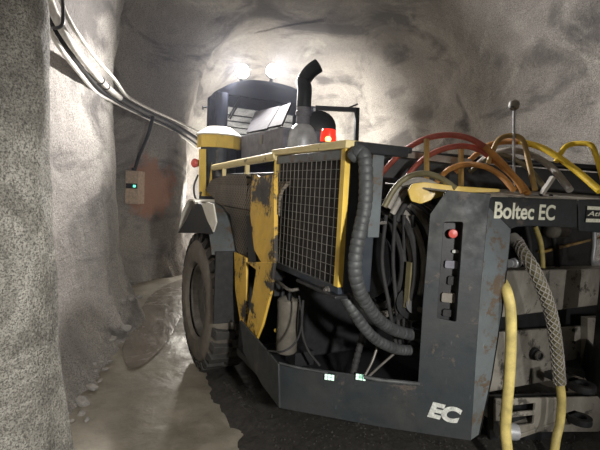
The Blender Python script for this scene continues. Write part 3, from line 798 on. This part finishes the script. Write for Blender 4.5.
hose('arched_hose', [(470, 172, 3.4), (486, 159, 3.3), (500, 155, 3.2), (516, 160, 3.1), (530, 170, 3.0), (545, 188, 2.9)], .018, 'hose_olive')
hose('arched_hose', [(384, 207, 2.75), (395, 188, 2.75), (408, 177, 2.75), (424, 173.5, 2.7), (440, 178, 2.65), (456, 189, 2.6)], .019, 'hose_olive')
for k, (y0, x1) in enumerate(((184, 0), (190, 4), (197, 8))):
    hose('coiled_cable', [(388+x1, y0+24, 2.8), (400+x1, y0+4, 2.8), (416+x1, y0-3, 2.76), (432+x1, y0, 2.72), (448+x1, y0+10, 2.7)], .021, 'hose_palegrey' if k < 2 else 'hose_black')
for px, y0, y1 in ((426.5, 139, 163), (461, 149, 186)):
    P('hose_post', MB().bar(AD(px, y0, 3.12), AD(px, y1+22, 3.12), .036, .02), 'rail_brown')
P('tube_guard', MB().tube([AD(*p) for p in ((488, 164, 2.95), (492, 153, 2.95), (497, 142, 2.95), (503, 137, 2.95), (511, 135.5, 2.93), (519, 137, 2.9), (524, 143, 2.88), (529, 163, 2.83), (535, 190, 2.75))], .017, 12), 'rail_brown', smooth=True)
P('tube_guard', MB().tube([AD(*p) for p in ((556, 162, 2.9), (561, 153, 2.9), (566, 146.5, 2.9), (573, 144, 2.9), (582, 143.5, 2.86), (590, 144.5, 2.82), (594, 150, 2.8), (600, 168, 2.75), (606, 190, 2.7))], .017, 12), 'hose_bright', smooth=True)
for y, xx in ((162, 3.45), (172, 3.4)):
    P('deck_pipe', MB().tube([AD(398, y-9, xx+.2), AD(620, y+8, xx)], .028, 10, False), 'black', smooth=True)
P('deck_box', MB().prism([AD(378, 153, 3.5), AD(470, 163, 3.45), AD(640, 176, 3.3), AD(640, 215, 3.3), AD(378, 215, 3.5)], (fw.x*.25, fw.y*.25, 0)), 'dark', bevel=.01)
P('deck_rib', MB().bar(AD(384, 152, 3.4), AD(470, 163, 3.3), .10, .05), 'greyplate')
P('deck_brace', MB().bar(AD(541, 195, 2.85), AD(553, 177, 2.85), .035, .02), 'greyplate')
# yellow worn shroud on the left of the hood
a = [(408, 191), (412, 184), (424, 182), (456, 186), (500, 189), (500, 192), (452, 193), (434, 199), (421, 204), (411, 201)]
P('yellow_shroud', MB().prism(rounded([AD(px, py, 2.62-(px-410)*.0006) for px, py in a], .012, 3), (fw.x*.02, fw.y*.02, 0)), 'yellow_clean', bevel=.003)

# -- wrapped hoses at the middle
def ringed(r, pitch, amp): return lambda L: r+amp*(abs(math.sin(math.pi*L/pitch))**.35-1)
def wrapped(name, pts, r, mat, pitch=.05):
    return P(name, MB().tube([AD(*p) for p in pts], ringed(r, pitch, .006), 16, True, 36), mat, smooth=True)
wrapped('wrapped_hose', [(352, 158, 2.2), (358, 152, 2.17), (364, 156, 2.15), (366, 175, 2.14), (365, 205, 2.13), (359, 235, 2.13), (355, 260, 2.13), (357, 283, 2.16), (366, 303, 2.25), (380, 321, 2.4), (400, 332, 2.6), (432, 338, 2.8)], .036, 'hose_grey', .036)
wrapped('wrapped_hose', [(341, 288, 2.35), (349, 303, 2.33), (358, 319, 2.35), (372, 336, 2.42), (388, 346, 2.52), (404, 350, 2.65), (430, 349, 2.85)], .032, 'hose_grey', .034)
wrapped('wrapped_hose', [(366, 325, 2.7), (360, 345, 2.7), (353, 374, 2.68)], .022, 'hose_black', .035)
hose('thin_pipe', [(378, 345, 2.65), (372, 362, 2.62), (364, 377, 2.58)], .008, 'steel')
hose('thin_pipe', [(396, 352, 2.7), (380, 366, 2.64), (367, 378, 2.58)], .008, 'steel')
hose('conduit', [(364, 377, 2.56), (380, 380, 2.54), (400, 382, 2.53), (419, 384, 2.55)], .012, 'hose_grey')
hose('conduit', [(279, 363, 2.72), (300, 368, 2.68), (328, 373, 2.64)], .008, 'hose_grey')
hose('thin_cable', [(299, 296, 2.8), (302, 320, 2.72), (297, 340, 2.65), (284, 351, 2.6), (268, 351, 2.75)], .006, 'hose_black')
hose('thin_cable', [(303, 300, 2.9), (302, 330, 2.9), (308, 350, 2.9), (320, 366, 2.85)], .009, 'hose_black')
for k in range(4): hose('thin_cable', [(386+9*k, 215, 2.75), (382+11*k, 260, 2.8), (388+8*k, 300, 2.8), (396+4*k, 345, 2.85)], .013, 'hose_black')
P('valve_handle', MB().bar(AD(369, 224, 2.4), AD(386, 222.5, 2.45), .014), 'steel')
P('pump_body', MB().lathe(AD(410, 300, 2.9), (-.5, -.8, .1), [(.10, 0), (.11, .02), (.11, .14), (.06, .16), (.06, .2)], 20), 'dark', smooth=True)
P('pump_fitting', MB().lathe(AD(418, 308, 2.75), (-.5, -.8, .1), [(.03, 0), (.03, .04), (.018, .045), (.018, .07)], 8), 'canister')
P('bent_bracket', MB().box((1.86, 2.02, 1.05), (1.92, 2.06, 1.34)), 'hose_olive')
# marker lights along the chassis edge
for px in (329.8, 361):
    p = AC(px, 376.3)
    lm = P('marker_light', MB().prism([p+cdir*sx*.034+V((0, 0, sz*.021)) for sx, sz in ((-1, -1), (1, -1), (1, 1), (-1, 1))], cn*.012), 'black')
    for i in (-1, 0, 1):
        for j in (-.5, .5):
            q = p+cn*.013+cdir*i*.0205+V((0, 0, j*.019))
            P('light_cell', MB().prism([q+cdir*sx*.0085+V((0, 0, sz*.008)) for sx, sz in ((-1, -1), (1, -1), (1, 1), (-1, 1))], cn*.003), 'led', lm)

# -- inside the rear opening
BY = 2.02
bm_ = P('cross_beam', MB().prism([AY(*p, BY) for p in ((500, 271), (640, 268), (640, 300), (500, 318))], (0, .16, 0)), 'greyplate', bevel=.012)
a, b_, c, d = AY(500, 318, BY), AY(640, 300, BY), AY(640, 345, BY+.12), AY(500, 350, BY+.12)
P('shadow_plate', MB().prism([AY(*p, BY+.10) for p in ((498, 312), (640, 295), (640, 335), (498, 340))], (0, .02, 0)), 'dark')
P('rear_wall_plate', MB().prism([AY(*p, BY) for p in ((492, 333), (640, 322), (640, 376), (575, 376), (490, 392))], (0, .03, 0)), 'greyplate', bevel=.004)
P('beam_foot', MB().prism([AY(*p, BY-.06) for p in ((588, 318), (640, 316), (640, 375), (588, 374))], (0, .06, 0)), 'greyplate', bevel=.004)
ledge_z = AY(500, 392, BY).z
# sloping ledge
la, lb, lc, ld = AY(490, 391, BY), AY(640, 374, BY), AY(640, 420, RY+.05), AY(486, 406, RY+.08)
lz = [AY(490, 391, BY), AY(645, 376, BY)]
zz = (lz[0].z+lz[1].z)/2
led_ = P('hitch_ledge', MB().prism([V((2.62, RY+.02, zz-.03)), V((3.3, RY+.02, zz-.03)), V((3.3, BY+.02, zz)), V((2.62, BY+.02, zz))], (0, 0, -.03)), 'greyplate', bevel=.005)
for px, py in ((512, 386), (546, 378), (566, 388), (588, 383)):
    q = AZ(px, py, zz-.012); 
    if RY+.04 < q.y < BY: P('ledge_bolt', MB().lathe((q.x, q.y, zz-.03), (0, 0, 1), [(.018, 0), (.018, .035), (.01, .038)], 6), 'dark', led_)
p = AY(533, 353, BY)
ft = P('hose_fitting', MB().lathe(p, (-.15, -1, 0), [(.045, 0), (.05, .015), (.045, .03), (.032, .032), (.032, .07), (.024, .07), (.022, .03)], 24), 'dark', smooth=True)
P('fitting_ring', MB().lathe(p+V((-.01, -.05, 0)), (-.15, -1, 0), [(.036, 0), (.040, .008), (.036, .02), (.027, .02), (.027, 0)], 24), 'steel', ft, smooth=True)
for px, py in ((573, 330), (573, 342)): P('plate_bolt', MB().lathe(AY(px, py, BY), (0, -1, 0), [(.014, 0), (.014, .014), (.007, .016)], 6), 'dark')
# bumper under the ledge with its dark slots
BYR = RY+.03
bp_ = [AY(*p, BYR) for p in ((496, 399), (640, 396), (640, 432), (560, 432), (496, 433))]
sl1 = [AY(*p, BYR) for p in ((511, 406), (536, 403), (535, 411), (511, 413))]
sl2 = [AY(*p, BYR) for p in ((511, 418), (535, 415), (534, 424), (511, 427))]
P('bumper_plate', MB().holed(bp_, [sl1, sl2], (0, .02, 0)), 'greyplate', bevel=.004)
P('bumper_back', MB().prism([AY(*p, BYR+.1) for p in ((490, 396), (640, 392), (640, 440), (490, 440))], (0, .02, 0)), 'dark')
for px, py, rr in ((582, 386, .085), (580, 419, .075)):
    q = AY(px, py, RY-.04)
    P('hitch_ring', MB().lathe(q-V((0, 0, .025)), (0, 0, 1), [(rr*.55, 0), (rr, 0), (rr*1.02, .02), (rr, .045), (rr*.55, .045), (rr*.55, .01)], 32), 'dark', smooth=True)
    P('hitch_tongue', MB().box((q.x-rr*.7, q.y+rr*.6, q.z-.025), (q.x+rr*.7, q.y+.24, q.z+.02)), 'dark')
P('pin_roller', MB().lathe(AY(497, 430, RY-.01), (1, -.55, -.05), [(.045, 0), (.05, .01), (.05, .11), (.046, .125), (.02, .13)], 24), 'galv', smooth=True)
# things seen through the opening above the beam
P('round_tank', MB().lathe(AY(548, 231, 2.15), (1, .1, 0), [(.02, 0), (.05, .02), (.058, .06), (.058, .25)], 24), 'canister', smooth=True)
P('yellow_strut', MB().bar(AY(540, 252, 2.18), AY(600, 237, 2.25), .035, .02), 'rail_brown')
h = P('inner_hose', MB().tube([AY(*p, 2.12) for p in ((535, 226), (541, 245), (543, 275))], .020, 10), 'hose_yellow', smooth=True)
P('inner_hose', MB().tube([AY(*p, 2.16) for p in ((550, 226), (556, 248), (557, 275))], .024, 10), 'hose_black', smooth=True)
P('inner_hose', MB().tube([AY(*p, 2.14) for p in ((526, 226), (530, 248), (530, 275))], .018, 10), 'hose_black', smooth=True)
P('hook_bracket', MB().tube([AY(*p, 1.98) for p in ((594, 228), (594, 245), (593, 262), (604, 262))], .020, 10), 'galv', smooth=True)
P('pipe_stub', MB().lathe(AY(509, 263.5, 1.80), (1, .15, .0), [(.026, 0), (.026, .05), (.032, .055), (.033, .10), (.024, .118), (.01, .12)], 20), 'galv', smooth=True, label='pale capped pipe stub')

# -- hanging hoses at the rear
def dep(y): return lambda px, py: AY(px, py, y)
yh = [AY(503, 283, RY+.05), AY(507, 292, RY-.02), AY(510.5, 310, RY-.05), AY(511, 340, RY-.06), AY(509.5, 375, RY-.07), AY(506.5, 410, RY-.08), AY(505.5, 430, RY-.08), AY(508, 455, RY-.1), AY(512, 480, RY-.12)]
P('hanging_hose', MB().tube(yh, .0315, 16), 'hose_yellow', smooth=True, label='dusty yellow hose')
sp = [AY(516, 240, RY+.20), AY(524, 254, RY+.06), AY(533, 268, RY-.02), AY(543, 290, RY-.06), AY(551, 315, RY-.08), AY(556, 345, RY-.09), AY(559.5, 383, RY-.09)]
lowp = [AY(559.5, 381, RY-.09), AY(561.5, 400, RY-.09), AY(560, 422, RY-.09), AY(556, 440, RY-.10), AY(552, 470, RY-.12)]
hh2 = P('hanging_hose', MB().tube(sp, .034, 14), 'hose_olive', smooth=True)
P('bare_hose', MB().tube(lowp, .027, 14), 'hose_yellow', hh2, smooth=True, label='bare yellow lower end')
path = spline(sp, 40); fr = frames(path); mb = MB(); L = 0
for sgn in (1, -1):
    for st_ in range(6):
        hel = []; L = 0
        for i, p in enumerate(path):
            if i: L += (p-path[i-1]).length
            a = sgn*L/.26*2*math.pi+st_*2*math.pi/6; x, y = fr[i]; hel.append(p+(x*math.cos(a)+y*math.sin(a))*.0355)
        mb.tube(hel[::2], .0045, 4, False)
P('braided_sleeve', mb, 'hose_palegrey', hh2)
P('sleeve_end', MB().tube([sp[0]+V((-.01, .02, .012)), sp[0].lerp(sp[1], .3)], lambda L: .042-.004*math.sin(L*300), 14, False), 'hose_palegrey', hh2, smooth=True)

# ------------------------------------------------------------------ cables on the left wall
def wcable(name, pix, r, mat, label, cat, stands, group=None, parts=()):
    pts = []
    for (px, py), s in zip(pix, stands): pts.append(rockhit(px, py, s) if s < 1 else AD(px, py, s))
    return pts
deps = {'a': 3.15}
def run(off):
    dx, dy = off
    base = [(44, -14), (50, 2), (58, 22), (72, 45), (90, 68), (106, 86), (120, 98), (134, 106), (152, 115), (172, 124), (190, 134), (203, 143)]
    base = [(px, py, wall_depth(px)) for px, py in base]
    return base, [(px+dx*w_, py+dy*w_, d) for (px, py, d), w_ in zip(base, (1, 1, 1, 1, 1, 1, .6, .5, .5, .5, .6, .7))]
def rd(px, py, st=.13): return (rockhit(px, py, st)-CAM).dot(fw)
ANCH = []
for px, py, st_ in ((62, 25, .62), (72, 45, .58), (82, 57, .48), (92, 70, .34), (100, 79, .24), (107, 86, .18)): ANCH.append((px, min(rd(px-2, py-4, st_), rd(px, py+3, st_))))
ANCH.insert(0, (40, ANCH[0][1]-.1))
ANCH += [(122, ANCH[-1][1]+.45), (170, rd(168, 122)), (186, rd(184, 132)), (210, rd(184, 132)+.6)]
def wall_depth(px):
    for (a, da), (b_, db) in zip(ANCH, ANCH[1:]):
        if px <= b_: return da+(db-da)*max(0, (px-a)/(b_-a))
    return ANCH[-1][1]
G = 'services strung along the left wall'
_, pts = run((0, 0))
pts = [AD(*p) for p in pts]
pipe = thing('wall_pipe', pts[3], 'thick dusty white pipe with a banded joint, middle of the bundle on left wall', 'pipe', G)
part('pipe_run', MB().tube(pts[:7], .034, 14), 'pipe_white', pipe, smooth=True)
part('pipe_far_run', MB().tube(pts[6:], .034, 14), 'hose_black', pipe, smooth=True, label='dark far length of the pipe')
j0 = spline(pts[:7], 8); i0 = 37
for k in (i0, i0+3): part('joint_band', MB().tube([j0[k], j0[k].lerp(j0[k+1], .35)], .041, 14, False), 'black', pipe, smooth=True)
_, q = run((9, -6)); solo('wall_cable', MB().tube([AD(*p) for p in q], .019, 10), 'pipe_white', 'thin white cable running just above the thick white pipe on the left wall', 'cable', G, origin=AD(*q[3]))
_, q = run((-9, 7)); solo('wall_cable', MB().tube([AD(*p) for p in q], .021, 10), 'pipe_white', 'thin white cable sagging lowest beneath the thick pipe on the left wall', 'cable', G, origin=AD(*q[3]))
_, q = run((-4, 3)); solo('wall_cable', MB().tube([AD(p[0], p[1]+2, p[2]+.04) for p in q], .020, 10), 'hose_black', 'black cable tucked behind the thick white pipe on the left wall', 'cable', G, origin=AD(*q[3]))
hd = wall_depth(62)-.07
hk = [AD(62, -6, hd), AD(63, 10, hd), AD(62.5, 24, hd), AD(57, 28, hd+.04), AD(52, 27, hd+.12), AD(49, 26, hd+.35)]
solo('cable_hook', MB().tube(hk, .014, 8), 'black', 'black bent steel hook holding the pipe and cables high on the left wall', 'hook', origin=hk[2])

# switch box
bpx = rockhit(133, 188, .10)
bf = -(V((fw.x, fw.y, 0)).normalized()); bxr = V((rt0.x, rt0.y, 0)).normalized()
bd_ = (bpx-CAM).dot(fw); s_ = bd_/F
sb = thing('switch_box', bpx-V((0, 0, .15)), 'small tan switch box with a green light on the dark left wall', 'switch box')
def bb(cx, cz, w_, h_, d0, d1):
    c = bpx+bxr*cx+V((0, 0, cz)); return MB().prism([c+bxr*sx*w_/2+V((0, 0, sz*h_/2))+bf*d0 for sx, sz in ((-1, -1), (1, -1), (1, 1), (-1, 1))], bf*(d1-d0))
part('box_body', bb(0, .01, 13*s_, 33*s_, -.25, .06), 'tan', sb, bevel=.006)
part('switch_panel', bb(0, 2*s_, 11*s_, 5*s_, .06, .07), 'black', sb)
part('indicator_light', bb(3*s_, 2*s_, 2.2*s_, 2.2*s_, .07, .085), 'green', sb, label='green light')
part('cable_gland', MB().lathe(bpx+V((0, 0, 17*s_)), (0, 0, 1), [(.03, 0), (.03, .05), (.02, .055)], 12), 'black', sb)
dr = [AD(153, 117, wall_depth(153)-.05), AD(147, 138, min(wall_depth(150), bd_)), AD(139, 156, bd_-.03), AD(134.5, 171, bd_)]
solo('drop_cable', MB().tube(dr, .028, 8), 'hose_black', 'black cable dropping from the wall bundle to the tan switch box', 'cable', origin=dr[1])

# ------------------------------------------------------------------ stones
def stone_mesh(seed):
    bm = bmesh.new(); bmesh.ops.create_icosphere(bm, subdivisions=2, radius=1)
    for v in bm.verts:
        n_ = noise.fractal(v.co*1.1+V((seed*7.3, seed, 0)), 1, 2, 3); v.co *= 1+.45*n_; v.co.z *= .7
    me = bpy.data.meshes.new('stone'); bm.to_mesh(me); bm.free(); me.materials.append(M['stone']); return me
SM = [stone_mesh(k) for k in range(5)]
line = [(80, 425), (90, 392), (101, 363), (112, 338), (124, 316), (133, 300), (140, 288)]
PLACED = []
def add_stone(px, py, size, label, group):
    p = AZ(px, py, 0.0); h = rockhit(px, py)
    if (h-CAM).length < (p-CAM).length: p = h
    if p.z > .55 or len(PLACED) > 110: return
    if any((p.xy-q).length < 1.75*(size+r) for q, r in PLACED): return
    PLACED.append((p.xy.copy(), size))
    o = bpy.data.objects.new('stone', random.choice(SM)); C.objects.link(o)
    zf = max(floorz(p.x, p.y), p.z)
    o.location = (p.x, p.y, zf+size*.4); o.scale = (size*random.uniform(.7, 1.3), size*random.uniform(.7, 1.3), size*random.uniform(.7, 1.1)); o.rotation_euler = (0, 0, random.uniform(0, 6.3))
    tag(o, label, 'stone', group)
for k in range(900):
    t = random.random()*(len(line)-1.001); i = int(t); a, b_ = line[i], line[i+1]; f_ = t-i
    px = a[0]+(b_[0]-a[0])*f_+random.uniform(-9, 9); py = a[1]+(b_[1]-a[1])*f_+random.uniform(-6, 4)
    add_stone(px, py, random.choice((.025, .03, .038, .048, .06, .08)), 'loose grey stone in the rubble strip along the foot of the left wall', 'stones at the foot of the left wall')
# fine gravel under the rig, its dark sheet painting in the rig's shadow
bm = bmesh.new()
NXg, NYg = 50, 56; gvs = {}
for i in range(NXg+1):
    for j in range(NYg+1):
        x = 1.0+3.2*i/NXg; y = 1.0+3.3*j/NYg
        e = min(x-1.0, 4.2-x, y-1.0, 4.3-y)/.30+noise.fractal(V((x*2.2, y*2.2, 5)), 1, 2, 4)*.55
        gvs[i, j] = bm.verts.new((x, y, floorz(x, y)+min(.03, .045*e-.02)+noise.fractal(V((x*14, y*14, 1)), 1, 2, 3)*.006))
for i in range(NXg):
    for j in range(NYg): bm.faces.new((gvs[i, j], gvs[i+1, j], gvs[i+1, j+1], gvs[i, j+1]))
ib = bmesh.new(); bmesh.ops.create_icosphere(ib, subdivisions=1, radius=1); ib.verts.index_update()
IV = [v.co.copy() for v in ib.verts]; IF = [tuple(v.index for v in f.verts) for f in ib.faces]; ib.free()
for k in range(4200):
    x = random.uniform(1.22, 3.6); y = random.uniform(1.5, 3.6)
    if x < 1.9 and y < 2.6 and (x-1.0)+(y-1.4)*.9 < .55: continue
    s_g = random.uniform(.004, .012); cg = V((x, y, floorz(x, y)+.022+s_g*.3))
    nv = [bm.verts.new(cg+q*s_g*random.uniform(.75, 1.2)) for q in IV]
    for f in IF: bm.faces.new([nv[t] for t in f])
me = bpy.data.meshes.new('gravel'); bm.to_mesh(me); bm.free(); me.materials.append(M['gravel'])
gv = bpy.data.objects.new('gravel', me); C.objects.link(gv); gv['kind'] = 'stuff'; gv['label'] = 'fine gravel, darkened to stand for shade, on the ground beneath the rear of the rig'; gv['category'] = 'gravel'

# ------------------------------------------------------------------ light
def spot(name, loc, aim, watts, size, blend, radius, col):
    l = bpy.data.lights.new(name, 'SPOT'); l.energy = watts; l.spot_size = R(size); l.spot_blend = blend; l.shadow_soft_size = radius; l.color = col
    o = bpy.data.objects.new(name, l); C.objects.link(o); o.location = loc
    o.rotation_euler = (V(aim)-V(loc)).to_track_quat('-Z', 'Y').to_euler(); return o
def point(name, loc, watts, radius, col):
    l = bpy.data.lights.new(name, 'POINT'); l.energy = watts; l.shadow_soft_size = radius; l.color = col
    o = bpy.data.objects.new(name, l); C.objects.link(o); o.location = loc; return o
spot('work_lamp_beam', LAMPS[0]+V((-.03, -.09, -.01)), LAMPS[0]+V((-3.6, -2.6, -.5)), 560, 160, 1.0, .05, (1, .96, .93))
spot('work_lamp_beam', LAMPS[1]+V((-.02, -.09, -.01)), LAMPS[1]+V((1.6, -5, -.2)), 620, 155, 1.0, .05, (1, .96, .93))
point('glint_fill_light', (2.4, 9.2, 1.5), 110, .10, (1, .94, .84))  # added for glints on the water and wall edge; no lamp there
spot('front_work_light', (4.1, 7.5, 1.9), (5.4, 11.0, 3.0), 1050, 168, 1.0, .12, (1, .95, .88))
spot('behind_camera_light', (.55, -1.3, 2.05), (.65, 2.4, .25), 600, 80, .75, .10, (1, .97, .92))  # unseen lamp behind the camera, lights the rig's rear and near wall
spot('opening_fill_light', (2.75, -1.3, 1.3), (2.95, 2.0, .95), 120, 46, .7, .06, (1, .97, .92))  # added fill for the rear beam and ledge; no lamp known there
w = bpy.data.worlds.new('world'); bpy.context.scene.world = w; w.use_nodes = True
# added haze standing for the lens-flare veil around the cab and far end
nt = w.node_tree
vo = nt.nodes.new('ShaderNodeVolumeScatter'); vo.inputs['Color'].default_value = (.80, .84, 1, 1); vo.inputs['Anisotropy'].default_value = .3
gp = nt.nodes.new('ShaderNodeNewGeometry'); sx = nt.nodes.new('ShaderNodeSeparateXYZ'); nt.links.new(gp.outputs['Position'], sx.inputs[0])
mr_ = nt.nodes.new('ShaderNodeMapRange'); mr_.inputs['From Min'].default_value = 2.8; mr_.inputs['From Max'].default_value = 4.8; mr_.inputs['To Min'].default_value = 0; mr_.inputs['To Max'].default_value = .009
nt.links.new(sx.outputs['Y'], mr_.inputs['Value']); nt.links.new(mr_.outputs[0], vo.inputs['Density'])
nt.links.new(vo.outputs[0], nt.nodes['World Output'].inputs['Volume'])
w.node_tree.nodes['Background'].inputs[0].default_value = (.02, .02, .02, 1)

s = bpy.context.scene
s.view_settings.view_transform = 'Standard'; s.view_settings.look = 'None'; s.view_settings.gamma = 1; s.view_settings.use_curve_mapping = False
s.view_settings.exposure = 0.0
for o in bpy.data.objects:
    if 'org' in o: del o['org']
